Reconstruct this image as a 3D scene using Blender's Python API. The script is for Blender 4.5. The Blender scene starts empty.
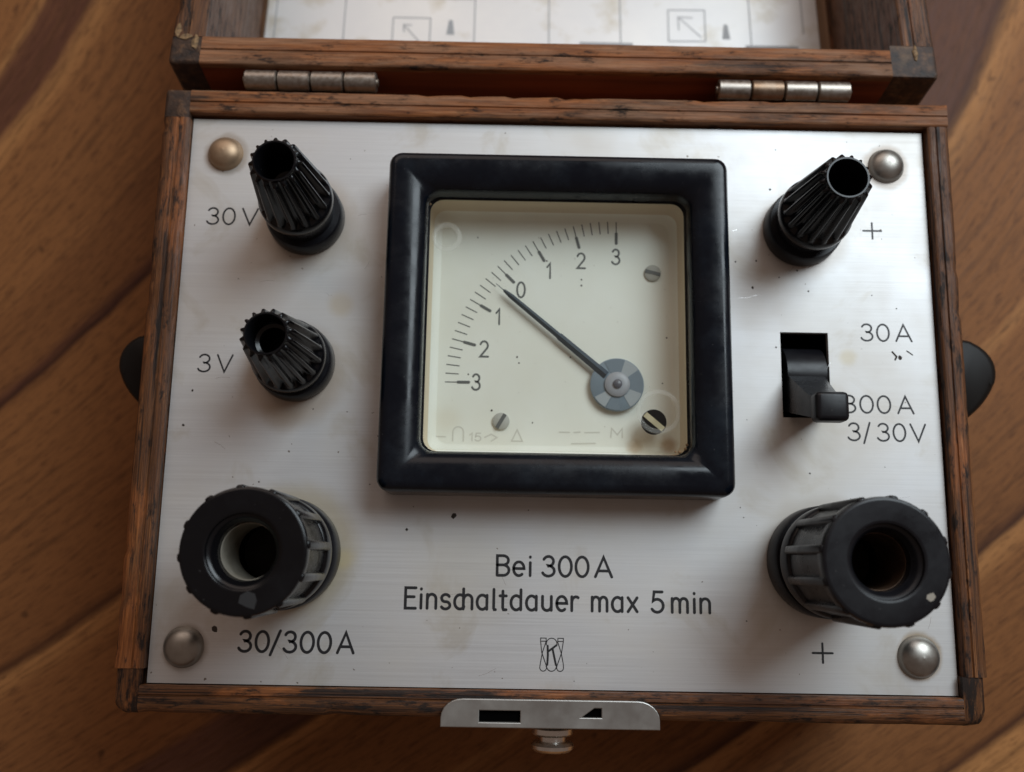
import bpy, bmesh, math, random
from mathutils import Matrix, Vector
random.seed(7)
MM = 0.001
SC = bpy.context.scene
COL = SC.collection
PI = math.pi

# ------------------------------------------------------------------ camera
cd = bpy.data.cameras.new('camera'); cam = bpy.data.objects.new('camera', cd); COL.objects.link(cam)
cam.location = (-12.23*MM, -41.05*MM, 227.27*MM)
cam.rotation_euler = (0.1842, -0.0096, 0.0168)
cd.sensor_width = 36; cd.lens = 950/1024*36
cd.clip_start = 0.01; cd.clip_end = 50
cd.dof.use_dof = True; cd.dof.focus_distance = 0.215; cd.dof.aperture_fstop = 11
SC.camera = cam

# ------------------------------------------------------------------ light
w = bpy.data.worlds.new('World'); SC.world = w; w.use_nodes = True
bg = w.node_tree.nodes['Background']
bg.inputs[0].default_value = (1.0, 0.73, 0.60, 1); bg.inputs[1].default_value = 0.12
def area(name, loc, target, sx, sy, power, color):
    l = bpy.data.lights.new(name, 'AREA'); l.shape = 'RECTANGLE'; l.size = sx; l.size_y = sy
    l.energy = power; l.color = color
    o = bpy.data.objects.new(name, l); COL.objects.link(o); o.location = loc
    o.rotation_euler = (Vector(target)-Vector(loc)).to_track_quat('-Z', 'Y').to_euler()
    return o
area('window_light', (0.42, 0.44, 0.66), (0, 0, 0), 0.50, 0.50, 5.5, (0.82, 0.93, 1.0))
area('room_bounce', (-0.25, 0.95, 0.75), (0, 0.0, 0), 1.2, 0.6, 2.3, (1.0, 0.82, 0.72))
SC.view_settings.view_transform = 'Standard'; SC.view_settings.look = 'None'
SC.view_settings.exposure = 0.25; SC.view_settings.gamma = 1; SC.view_settings.use_curve_mapping = False

# ------------------------------------------------------------------ materials
class NT:
    def __init__(s, name):
        s.m = bpy.data.materials.new(name); s.m.use_nodes = True
        s.t = s.m.node_tree; s.n = s.t.nodes; s.b = s.n['Principled BSDF']; s.out = s.n['Material Output']
    def node(s, typ, **kw):
        n = s.n.new(typ)
        for k, v in kw.items():
            if k in ('ins',):
                for a, b in v.items():
                    if isinstance(b, bpy.types.NodeSocket): s.t.links.new(b, n.inputs[a])
                    else: n.inputs[a].default_value = b
            else: setattr(n, k, v)
        return n
    def link(s, a, b): s.t.links.new(a, b)
    def math(s, op, a, b=0.0, c=0.0):
        n = s.n.new('ShaderNodeMath'); n.operation = op
        for i, v in enumerate((a, b, c)):
            if isinstance(v, bpy.types.NodeSocket): s.link(v, n.inputs[i])
            else: n.inputs[i].default_value = v
        return n.outputs[0]
    def coords(s, scale=(1, 1, 1), kind='Object', rand=False, rot=(0, 0, 0)):
        tc = s.n.new('ShaderNodeTexCoord'); mp = s.n.new('ShaderNodeMapping')
        s.link(tc.outputs[kind], mp.inputs[0]); mp.inputs['Scale'].default_value = scale; mp.inputs['Rotation'].default_value = rot
        if rand:
            oi = s.n.new('ShaderNodeObjectInfo'); v = s.n.new('ShaderNodeCombineXYZ')
            r = s.math('MULTIPLY', oi.outputs['Random'], 37.0)
            for i in range(3): s.link(r, v.inputs[i])
            s.link(v.outputs[0], mp.inputs['Location'])
        return mp.outputs[0]
    def noise(s, vec, scale, detail=4, rough=0.55, dist=0.0):
        n = s.n.new('ShaderNodeTexNoise'); s.link(vec, n.inputs['Vector'])
        n.inputs['Scale'].default_value = scale; n.inputs['Detail'].default_value = detail
        n.inputs['Roughness'].default_value = rough; n.inputs['Distortion'].default_value = dist
        return n.outputs['Fac']
    def ramp(s, fac, stops, interp='LINEAR'):
        r = s.n.new('ShaderNodeValToRGB'); r.color_ramp.interpolation = interp
        e = r.color_ramp.elements
        while len(e) > 1: e.remove(e[-1])
        e[0].position = stops[0][0]; e[0].color = tuple(stops[0][1])+(1,) if not isinstance(stops[0][1], float) else (stops[0][1],)*3+(1,)
        for p, c in stops[1:]:
            el = e.new(p); el.color = (c, c, c, 1) if isinstance(c, float) else tuple(c)+(1,)
        s.link(fac, r.inputs[0]); return r.outputs[0]
    def mix(s, fac, a, b, mode='MIX'):
        n = s.n.new('ShaderNodeMix'); n.data_type = 'RGBA'; n.blend_type = mode
        for k, v in ((0, fac), (6, a), (7, b)):
            if isinstance(v, bpy.types.NodeSocket): s.link(v, n.inputs[k])
            elif k == 0: n.inputs[0].default_value = v
            else: n.inputs[k].default_value = tuple(v)+(1,) if len(v) == 3 else v
        return n.outputs[2]
    def spot(s, c, x, y, r0, r1, amt, colr, wob, wamt=5):
        if not hasattr(s, 'sep'):
            s.sep = s.node('ShaderNodeSeparateXYZ'); tc = s.node('ShaderNodeTexCoord'); s.link(tc.outputs['Object'], s.sep.inputs[0])
        dx = s.math('SUBTRACT', s.sep.outputs[0], x*MM); dy = s.math('SUBTRACT', s.sep.outputs[1], y*MM)
        d = s.math('SQRT', s.math('ADD', s.math('MULTIPLY', dx, dx), s.math('MULTIPLY', dy, dy)))
        d = s.math('ADD', d, s.math('MULTIPLY', s.math('SUBTRACT', wob, 0.5), wamt*MM))
        mr = s.node('ShaderNodeMapRange', interpolation_type='SMOOTHSTEP'); s.link(d, mr.inputs[0])
        mr.inputs[1].default_value = r0*MM; mr.inputs[2].default_value = r1*MM; mr.inputs[3].default_value = amt; mr.inputs[4].default_value = 0
        return s.mix(mr.outputs[0], c, colr)
    def bump(s, h, strength, dist):
        b = s.n.new('ShaderNodeBump'); b.inputs['Strength'].default_value = strength; b.inputs['Distance'].default_value = dist
        s.link(h, b.inputs['Height']); s.link(b.outputs[0], s.b.inputs['Normal'])
    def set(s, **kw):
        for k, v in kw.items():
            i = s.b.inputs[k.replace('_', ' ')]
            if isinstance(v, bpy.types.NodeSocket): s.link(v, i)
            else: i.default_value = tuple(v)+(1,) if isinstance(v, tuple) and len(v) == 3 else v
        return s

def simple(name, color, rough=0.5, metal=0.0, **kw):
    t = NT(name); t.set(Base_Color=color, Roughness=rough, Metallic=metal, **kw); return t.m

def m_case_wood(name, axis, lift=1.0, wear0=0.52, grime0=0.50, gloss=0.36):
    t = NT(name)
    sc = lambda a, b: (a, b, b) if axis == 'x' else (b, a, b)
    grain = t.noise(t.coords(sc(11, 700), rand=True), 1.0, 6, 0.7, 0.25)
    fine = t.noise(t.coords(sc(60, 1700), rand=True), 1.0, 4, 0.7)
    wear = t.noise(t.coords(sc(22, 120), rand=True), 1.0, 6, 0.72)
    grime = t.noise(t.coords(sc(120, 420), rand=True), 1.0, 6, 0.75)
    col = t.ramp(grain, [(0.33, (0.008, 0.005, 0.004)), (0.43, (0.040, 0.018, 0.010)), (0.50, (0.15, 0.060, 0.022)), (0.56, (0.060, 0.024, 0.012)), (0.66, (0.27, 0.11, 0.038))])
    orange = t.ramp(fine, [(0.32, (0.12, 0.036, 0.011)), (0.68, (0.40, 0.138, 0.040))])
    col = t.mix(t.ramp(wear, [(wear0, 0.0), (wear0+.09, 0.85)]), col, orange)
    if lift != 1.0:
        sw_ = t.ramp(t.noise(t.coords(sc(25, 260), rand=True), 1.0, 6, 0.7), [(0.44, 0.05), (0.58, lift)])
        col = t.mix(sw_, col, t.ramp(fine, [(0.3, (0.15, 0.072, 0.038)), (0.7, (0.36, 0.20, 0.115))]))
    col = t.mix(t.ramp(grime, [(grime0+.03, 0.0), (grime0+.12, 0.92)]), col, (0.010, 0.007, 0.006))
    col = t.mix(t.ramp(fine, [(0.64, 0.0), (0.76, 0.6)]), col, (0.32, 0.20, 0.10))
    t.set(Base_Color=col, Roughness=t.ramp(grime, [(0.35, gloss), (0.65, gloss+.3)]), Specular_IOR_Level=0.3)
    t.bump(t.math('ADD', grain, t.math('MULTIPLY', fine, 0.7)), 0.6, 0.0004)
    return t.m
def m_end_grain():
    t = NT('dark_end_grain')
    n = t.noise(t.coords((300, 300, 300), rand=True), 1.0, 5, 0.7); g = t.noise(t.coords((1, 1, 1), rand=True), 140, 4)
    col = t.ramp(n, [(0.32, (0.010, 0.006, 0.005)), (0.55, (0.050, 0.024, 0.013)), (0.75, (0.17, 0.085, 0.038))])
    col = t.mix(t.ramp(g, [(0.58, 0.0), (0.72, 0.6)]), col, (0.17, 0.10, 0.05))
    t.set(Base_Color=col, Roughness=0.62); t.bump(n, 0.8, 0.0006); return t.m
def m_back_wood():
    t = NT('reddish_varnished_wood')
    n = t.noise(t.coords((12, 200, 200), rand=True), 1.0, 5)
    t.set(Base_Color=t.ramp(n, [(0.3, (0.10, 0.020, 0.007)), (0.7, (0.30, 0.070, 0.020))]), Roughness=0.45); return t.m
def m_lid_inside():
    t = NT('lid_inside_wood')
    n = t.noise(t.coords((200, 12, 200), rand=True), 1.0, 5)
    t.set(Base_Color=t.ramp(n, [(0.3, (0.10, 0.05, 0.026)), (0.55, (0.24, 0.14, 0.075)), (0.75, (0.32, 0.2, 0.12))]), Roughness=0.42); return t.m

def m_plate():
    t = NT('brushed_aluminium')
    v = t.coords((16, 2600, 1)); br = t.noise(v, 1.0, 5, 0.7)
    br2 = t.noise(t.coords((70, 7000, 1)), 1.0, 3, 0.6)
    lo = t.noise(t.coords((1, 1, 1)), 22, 4, 0.6)
    st = t.noise(t.coords((1, 1, 1)), 48, 5, 0.6, 0.6)
    sp = t.noise(t.coords((1, 1, 1)), 620, 2, 0.5)
    c = t.ramp(t.math('ADD', t.math('MULTIPLY', br, 0.6), t.math('MULTIPLY', br2, 0.4)), [(0.3, (0.56, 0.56, 0.56)), (0.7, (0.70, 0.70, 0.70))])
    c = t.mix(t.ramp(lo, [(0.40, 0.0), (0.68, 0.6)]), c, (0.60, 0.555, 0.49))
    c = t.mix(t.ramp(st, [(0.56, 0.0), (0.68, 0.5)]), c, (0.47, 0.42, 0.34))
    c = t.mix(t.ramp(sp, [(0.745, 0.0), (0.765, 0.85)]), c, (0.12, 0.08, 0.05))
    # dirt lines round each post and the yellow stains seen beside them
    for x, y, r0, r1, a, k in [(-63, 42, 9, 15, .55, (.42, .33, .24)), (-64, 3, 9, 15, .55, (.38, .27, .17)), (-66, -6, 1, 7, .4, (.36, .26, .17)), (-62, -39, 12.5, 18, .6, (.5, .42, .26)),
                               (62, 42, 9, 13.5, .45, (.4, .34, .28)), (63, -39, 12.5, 17, .45, (.38, .33, .27)),
                               (-84.6, 60, 4.5, 6.2, .5, (.3, .23, .16)), (83.6, 60, 4.5, 6.6, .6, (.33, .26, .2)), (84.5, -61, 4.5, 6.2, .75, (.32, .22, .11)), (-85.3, -61, 4.5, 6, .5, (.3, .24, .18)),
                               (71.5, 10, 1.0, 3.2, .4, (.52, .43, .25)), (-53, 21, 1, 4, .4, (.55, .43, .24)), (-50, 24, 1, 8, .3, (.42, .38, .36)), (-90, -50, 0, 9, .35, (.4, .36, .3)), (-50, -41, 1.5, 4, .5, (.62, .52, .28)), (-20, -46, 6, 15, .2, (.5, .44, .3))]:
        c = t.spot(c, x, y, r0, r1, a, k, st)
    t.set(Base_Color=c, Metallic=0.59, Roughness=t.ramp(t.math('ADD', t.math('MULTIPLY', lo, 0.6), t.math('MULTIPLY', br, 0.4)), [(0.36, 0.46), (0.64, 0.62)]))
    t.bump(t.math('ADD', br, t.math('MULTIPLY', br2, 0.7)), 0.10, 0.00006)
    return t.m
def m_bakelite(name, base, rough, bump=0.15, dust=(0.08, 0.09, 0.10), amt=0.15):
    t = NT(name)
    n = t.noise(t.coords((1, 1, 1), rand=True), 60, 5, 0.65); f = t.noise(t.coords((1, 1, 1), rand=True), 900, 3)
    sm = t.noise(t.coords((70, 90, 80), rand=True), 1.0, 5, 0.7)
    c = t.mix(t.ramp(n, [(0.50, 0.0), (0.80, amt)]), base, dust)
    c = t.mix(t.ramp(f, [(0.72, 0.0), (0.78, 0.35)]), c, (0.10, 0.10, 0.10))
    t.set(Base_Color=c, Roughness=t.ramp(sm, [(0.3, rough-0.1), (0.7, rough+0.16)]), Specular_IOR_Level=0.3)
    t.bump(t.math('ADD', n, t.math('MULTIPLY', f, 0.25)), bump, 0.0003)
    return t.m
def m_metal(name, c0, c1, rough, scale=250, metal=1.0, bump=0.1):
    t = NT(name); n = t.noise(t.coords((1, 1, 1), rand=True), scale, 5, 0.6)
    t.set(Base_Color=t.ramp(n, [(0.35, c0), (0.65, c1)]), Metallic=metal, Roughness=t.ramp(n, [(0.3, rough-0.06), (0.7, rough+0.1)]))
    t.bump(n, bump, 0.0002); return t.m
def m_dial():
    t = NT('cream_dial_enamel')
    n = t.noise(t.coords((1, 1, 1)), 45, 4); f = t.noise(t.coords((1, 1, 1)), 1100, 2)
    c = t.ramp(n, [(0.35, (0.80, 0.815, 0.745)), (0.7, (0.75, 0.75, 0.66))])
    c = t.mix(t.ramp(f, [(0.74, 0.0), (0.77, 0.5)]), c, (0.25, 0.2, 0.13))
    st = t.noise(t.coords((1, 1, 1)), 160, 4, 0.6)
    for x, y, r0, r1, a, k in [(28, -27.5, .6, 3.2, .75, (.36, .2, .07)), (20, -28.3, .4, 2.6, .55, (.42, .26, .1)), (24, -28, 1, 6, .35, (.5, .36, .17)), (-26, -22, 1, 5, .2, (.6, .48, .3)), (-30, 30, 1, 7, .3, (.45, .35, .24))]:
        c = t.spot(c, x, y, r0, r1, a, k, st, 3)
    t.set(Base_Color=c, Roughness=0.5); return t.m
def m_glass():
    t = NT('old_cover_glass')
    lw = t.node('ShaderNodeLayerWeight'); fr = t.math('ADD', t.math('MULTIPLY', t.math('POWER', lw.outputs['Facing'], 5.0), 0.9), 0.022)
    tr = t.node('ShaderNodeBsdfTransparent'); tr.inputs[0].default_value = (0.985, 0.99, 0.98, 1)
    gl = t.node('ShaderNodeBsdfGlossy'); gl.inputs['Roughness'].default_value = 0.06
    mx = t.node('ShaderNodeMixShader'); t.link(fr, mx.inputs[0]); t.link(tr.outputs[0], mx.inputs[1]); t.link(gl.outputs[0], mx.inputs[2])
    # thin film of dust and smears
    n = t.noise(t.coords((1, 1, 1)), 55, 6, 0.7)
    df = t.node('ShaderNodeBsdfDiffuse'); df.inputs[0].default_value = (0.7, 0.69, 0.65, 1)
    m2 = t.node('ShaderNodeMixShader'); t.link(t.ramp(n, [(0.35, 0.002), (0.75, 0.010)]), m2.inputs[0])
    t.link(mx.outputs[0], m2.inputs[1]); t.link(df.outputs[0], m2.inputs[2]); t.link(m2.outputs[0], t.out.inputs[0])
    return t.m
def m_table():
    t = NT('varnished_table_wood')
    tc = t.node('ShaderNodeTexCoord'); sep = t.node('ShaderNodeSeparateXYZ'); t.link(tc.outputs['Object'], sep.inputs[0])
    X = t.math('MULTIPLY', sep.outputs[0], 1000.0); Y = t.math('MULTIPLY', sep.outputs[1], 1000.0)
    wob = t.math('MULTIPLY', t.math('SUBTRACT', t.noise(tc.outputs['Object'], 7, 4, 0.5), 0.5), 6.0)
    wob2 = t.math('MULTIPLY', t.math('SUBTRACT', t.noise(tc.outputs['Object'], 45, 3, 0.5), 0.5), 3.0)
    Yc = t.math('MINIMUM', t.math('MAXIMUM', Y, -220.0), 220.0)
    u = t.math('ADD', t.math('SUBTRACT', X, t.math('MULTIPLY', Y, 1.1)), t.math('MULTIPLY', t.math('MULTIPLY', Yc, Yc), 0.00245))
    u = t.math('ADD', t.math('ADD', u, wob), wob2)
    mid = (0.250, 0.104, 0.037); drk = (0.105, 0.040, 0.023); lit = (0.42, 0.195, 0.070); m2 = (0.205, 0.083, 0.030); vd = (0.040, 0.015, 0.011); mp = (0.115, 0.050, 0.032)
    S = [(-286, mid), (-284, lit), (-281, drk), (-266, drk), (-264, lit), (-255, mid), (-211, mid), (-208, m2), (-184, m2), (-181, drk), (-178, vd), (-176, mid), (-70, m2), (-64.5, vd), (-62, lit), (-50, mid),
         (16, m2), (20, mp), (43, mp), (46, vd), (49, lit), (60, mid), (110, mid), (113, lit), (118, mid), (172, m2), (178, vd), (181, lit), (192, mid), (252, m2), (256, vd), (259, lit)]
    base = t.ramp(t.math('DIVIDE', t.math('ADD', u, 300.0), 600.0), [((a+300)/600, c) for a, c in S])
    cv = t.node('ShaderNodeCombineXYZ'); t.link(t.math('MULTIPLY', u, 0.35), cv.inputs[0]); t.link(t.math('MULTIPLY', t.math('ADD', X, Y), 0.012), cv.inputs[1])
    g = t.noise(cv.outputs[0], 1.0, 6, 0.7); g2 = t.noise(cv.outputs[0], 4.0, 4, 0.65)
    base = t.mix(t.ramp(g, [(0.38, 0.5), (0.50, 0.0)]), base, (0.09, 0.038, 0.016))
    base = t.mix(t.ramp(g2, [(0.5, 0.0), (0.75, 0.35)]), base, (0.33, 0.135, 0.05))
    cp = t.node('ShaderNodeCombineXYZ'); t.link(t.math('MULTIPLY', u, 1.3), cp.inputs[0]); t.link(t.math('MULTIPLY', t.math('ADD', X, Y), 0.11), cp.inputs[1])
    po = t.noise(cp.outputs[0], 1.0, 4, 0.65)
    base = t.mix(t.ramp(po, [(0.38, 0.65), (0.46, 0.0)]), base, (0.07, 0.027, 0.013))
    k = t.noise(tc.outputs['Object'], 95, 2, 0.4)
    base = t.mix(t.ramp(k, [(0.74, 0.0), (0.79, 0.9)]), base, (0.03, 0.013, 0.008))
    t.set(Base_Color=base, Roughness=t.ramp(g2, [(0.3, 0.46), (0.7, 0.6)]), Specular_IOR_Level=0.12)
    t.bump(g2, 0.12, 0.0006); return t.m

M = dict(
    wx=m_case_wood('worn_case_wood_lengthwise', 'x', 1.0, 0.50, 0.50), wy=m_case_wood('worn_case_wood_crosswise', 'y', 1.0, 0.57, 0.50), wcorner=m_case_wood('grimy_corner_wood', 'y', 1.0, 0.54, 0.44), wyo=m_case_wood('scuffed_orange_wood', 'y', 1.0, 0.46, 0.505), wxl=m_case_wood('pale_worn_rim_wood', 'x', 0.65, 0.42, 0.525, 0.5), end=m_end_grain(), back=m_back_wood(), lid_in=m_lid_inside(),
    plate=m_plate(), bezel=m_bakelite('black_bakelite_bezel', (0.003, 0.0045, 0.008), 0.19, 0.08, (0.05, 0.075, 0.10), 0.16), knob=m_bakelite('black_bakelite_knob', (0.004, 0.004, 0.005), 0.19, 0.04, amt=0.06),
    knob2=m_bakelite('matt_black_bakelite', (0.007, 0.007, 0.009), 0.30, 0.06, amt=0.1), lever=m_bakelite('lever_plastic', (0.007, 0.007, 0.009), 0.28, 0.04),
    dome=m_metal('satin_nickel', (0.33, 0.31, 0.28), (0.40, 0.38, 0.345), 0.38, 250, 0.95), dark_sleeve=m_metal('dark_brown_sleeve', (0.06, 0.035, 0.022), (0.13, 0.08, 0.05), 0.45, 200, 0.5), dome_warm_reflection=m_metal('nickel_warm_reflection', (0.38, 0.26, 0.165), (0.45, 0.32, 0.21), 0.46, 250, 0.8), zinc=m_metal('grey_zinc', (0.36, 0.35, 0.33), (0.39, 0.38, 0.355), 0.40, 120, 0.85, 0.02),
    hinge=m_metal('tarnished_hinge_steel', (0.30, 0.26, 0.22), (0.40, 0.36, 0.32), 0.40, 900), brown_hinge=m_metal('rust_brown_hinge_steel', (0.22, 0.14, 0.09), (0.36, 0.27, 0.2), 0.45, 300),
    chrome=m_metal('worn_nickel', (0.70, 0.68, 0.64), (0.80, 0.78, 0.74), 0.28, 300), sleeve=m_metal('pale_sleeve', (0.26, 0.23, 0.18), (0.36, 0.33, 0.27), 0.45, 200, 0.3),
    brass=m_metal('dull_brass', (0.30, 0.25, 0.15), (0.42, 0.36, 0.24), 0.45), dial=m_dial(), glass=m_glass(),
    pan=simple('yellowed_shaded_pan_enamel', (0.62, 0.53, 0.39), 0.55), ink=simple('black_ink', (0.012, 0.012, 0.014), 0.5), dial_ink=simple('dial_ink', (0.10, 0.105, 0.10), 0.6),  # pan walls' tan: slight yellowing, plus their shade put into the colour
    faint=simple('faded_dial_ink', (0.60, 0.59, 0.52), 0.6), needle=simple('needle_paint', (0.050, 0.068, 0.090), 0.35), hub=simple('hub_blue_grey', (0.19, 0.245, 0.29), 0.4), hub_dark=simple('hub_dark_blue', (0.14, 0.18, 0.215), 0.4),
    hub_pale=simple('hub_pale', (0.31, 0.34, 0.355), 0.45), hub_boss=simple('hub_boss', (0.30, 0.31, 0.335), 0.4), hub_dot=simple('hub_pin', (0.10, 0.10, 0.12), 0.35),
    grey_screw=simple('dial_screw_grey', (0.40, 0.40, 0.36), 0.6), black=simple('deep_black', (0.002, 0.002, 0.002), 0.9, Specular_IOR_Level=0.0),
    recess_shade=simple('dark_recess_shade', (0.016, 0.012, 0.010), 0.9), table=m_table(), dirt=simple('dark_dirt_specks', (0.035, 0.026, 0.02), 0.8), chip=simple('pale_chip', (0.33, 0.30, 0.25), 0.7), scuff=simple('grey_scuff', (0.022, 0.023, 0.025), 0.5),  # near-black recess tone: shade of gaps and socket bottoms put into the colour
)
def m_diagram():
    t = NT('lid_diagram_plate'); n = t.noise(t.coords((1, 1, 1)), 30, 5, 0.6); s = t.noise(t.coords((1, 1, 1)), 70, 4)
    c = t.ramp(n, [(0.4, (0.74, 0.75, 0.75)), (0.7, (0.82, 0.82, 0.80))]); c = t.mix(t.ramp(s, [(0.54, 0.0), (0.70, 0.6)]), c, (0.50, 0.44, 0.31))
    t.set(Base_Color=c, Metallic=0.35, Roughness=0.42); return t.m
M['diagram'] = m_diagram()
M['leather'] = simple('black_worn_leather', (0.010, 0.008, 0.007), 0.4, 0.0, Specular_IOR_Level=0.15)
M['scratch'] = simple('bright_scratch', (0.85, 0.85, 0.85), 0.25, 1.0)
M['raw'] = m_metal('torn_raw_wood', (0.07, 0.04, 0.018), (0.34, 0.21, 0.10), 0.75, 1100, 0.0, 0.6)
M['diagram_ink'] = simple('diagram_ink', (0.36, 0.37, 0.38), 0.6)

# ------------------------------------------------------------------ mesh helpers (millimetres in, metres out)
def obj(name, verts, faces, mat, parent=None, smooth=None, label=None, loc=None):
    me = bpy.data.meshes.new(name); me.from_pydata([(a*MM, b*MM, c*MM) for a, b, c in verts], [], faces); me.validate()
    bm = bmesh.new(); bm.from_mesh(me); bmesh.ops.recalc_face_normals(bm, faces=bm.faces); bm.to_mesh(me); bm.free()
    return fin(name, me, mat, parent, smooth, label, loc)
def fin(name, me, mat, parent, smooth, label, loc):
    if smooth is not None:
        for p in me.polygons: p.use_smooth = True
        me.set_sharp_from_angle(angle=math.radians(smooth))
    for m in (mat if isinstance(mat, (list, tuple)) else [mat]): me.materials.append(m)
    o = bpy.data.objects.new(name, me); COL.objects.link(o)
    if parent: o.parent = parent
    if label: o['label'] = label
    if loc: o.location = tuple(v*MM for v in loc)
    return o
def obj_bm(name, bm, mat, parent=None, smooth=None, label=None, loc=None):
    bmesh.ops.recalc_face_normals(bm, faces=bm.faces)
    bmesh.ops.scale(bm, vec=(MM, MM, MM), verts=bm.verts)
    me = bpy.data.meshes.new(name); bm.to_mesh(me); bm.free()
    return fin(name, me, mat, parent, smooth, label, loc)
def box_bm(x0, x1, y0, y1, z0, z1, bev=0, seg=2, bm=None):
    b = bmesh.new()
    bmesh.ops.create_cube(b, size=1, matrix=Matrix.Translation(((x0+x1)/2, (y0+y1)/2, (z0+z1)/2)) @ Matrix.Diagonal((x1-x0, y1-y0, z1-z0, 1)))
    if bev: bmesh.ops.bevel(b, geom=b.edges[:], offset=bev, segments=seg, profile=0.5, affect='EDGES')
    return b
def wood_board(name, mat, parent, x0, x1, y0, y1, z0, z1, bev, jitter=0.25, along='x', label=None, out=1, groove=0.36):
    """board with a worn rounded outer edge and a glue line along its top; origin at its middle so that the grain follows it"""
    cx, cy, cz = (x0+x1)/2, (y0+y1)/2, (z0+z1)/2
    L, W, h = ((x1-x0), (y1-y0), (z1-z0)/2) if along == 'x' else ((y1-y0), (x1-x0), (z1-z0)/2)
    hw = W/2; g = -hw+W*groove
    prof = [(hw, -h, 0), (hw, h-3*bev, 0), (hw, h-bev, 1)]+[(hw-bev+bev*math.cos(math.radians(d)), h-bev+bev*math.sin(math.radians(d)), 1) for d in (25, 50, 75)]
    k0 = hw-bev
    prof += [(k0, h, .6), (k0-(k0-g)*.35, h, .5), (k0-(k0-g)*.7, h, .5), (g+.3, h-.05, .4), (g+.08, h-.45, .2), (g-.1, h-.45, .2), (g-.3, h-.05, .4), (-hw+.9, h-.02, .6), (-hw+.4, h-.12, .7), (-hw+.05, h-.5, .5), (-hw, h-3*bev, 0), (-hw, -h, 0)]
    n = max(2, int(L/2.2)); loops = []; ph = [random.uniform(0, 6.28) for _ in range(4)]; chip = 0
    for i in range(n+1):
        t_ = -L/2+L*i/n; lo = []
        if random.random() < .09: chip = random.uniform(.8, 2.6)
        chip *= .55
        low = jitter*.35*(math.sin(t_*.09+ph[0])+1)*.5
        for a, z, m in prof:
            if m > 0 and 0 < i < n:
                z -= m*(low+random.uniform(0, jitter*.3)); a -= math.copysign(m*random.uniform(0, jitter*.22), a)
                if a > hw-1.6*bev and chip > .15: z -= m*chip*jitter; a -= m*chip*jitter*.7
            a *= out
            lo.append((t_, a, z) if along == 'x' else (a, t_, z))
        loops.append(lo)
    V, F = sweep(loops, True, True)
    return obj(name, V, F, mat, parent, 42, label, (cx, cy, cz))
def lathe(profile, n=48, c=(0, 0), closed=False):
    V, F = [], []
    for r, z in profile:
        for i in range(n):
            a = 2*PI*i/n; V.append((c[0]+r*math.cos(a), c[1]+r*math.sin(a), z))
    m = len(profile)
    for k in range(m-1 if not closed else m):
        k2 = (k+1) % m
        for i in range(n): j = (i+1) % n; F.append((k*n+i, k*n+j, k2*n+j, k2*n+i))
    if not closed:
        if profile[0][0] > 0: F.append(tuple(range(n))[::-1])
        if profile[-1][0] > 0: F.append(tuple(range((m-1)*n, m*n)))
    return V, F
def join(*parts):
    V, F = [], []
    for v, f in parts:
        o = len(V); V += list(v); F += [tuple(i+o for i in q) for q in f]
    return V, F
def rrect(hx, hy, r, n=6, c=(0, 0)):
    pts = []
    for k, (sx, sy) in enumerate(((1, 1), (-1, 1), (-1, -1), (1, -1))):
        for i in range(n+1):
            a = (k+i/n)*PI/2; pts.append((c[0]+sx*(hx-r)+r*math.cos(a), c[1]+sy*(hy-r)+r*math.sin(a)))
    return pts
def sweep(loops, cap0=False, cap1=False):
    n = len(loops[0]); V = [p for l in loops for p in l]; F = []
    for k in range(len(loops)-1):
        for i in range(n): j = (i+1) % n; F.append((k*n+i, k*n+j, (k+1)*n+j, (k+1)*n+i))
    if cap0: F.append(tuple(range(n))[::-1])
    if cap1: F.append(tuple(range((len(loops)-1)*n, len(loops)*n)))
    return V, F
def prism(pts, z0, z1):
    return sweep([[(x, y, z0) for x, y in pts], [(x, y, z1) for x, y in pts]], True, True)

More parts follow.
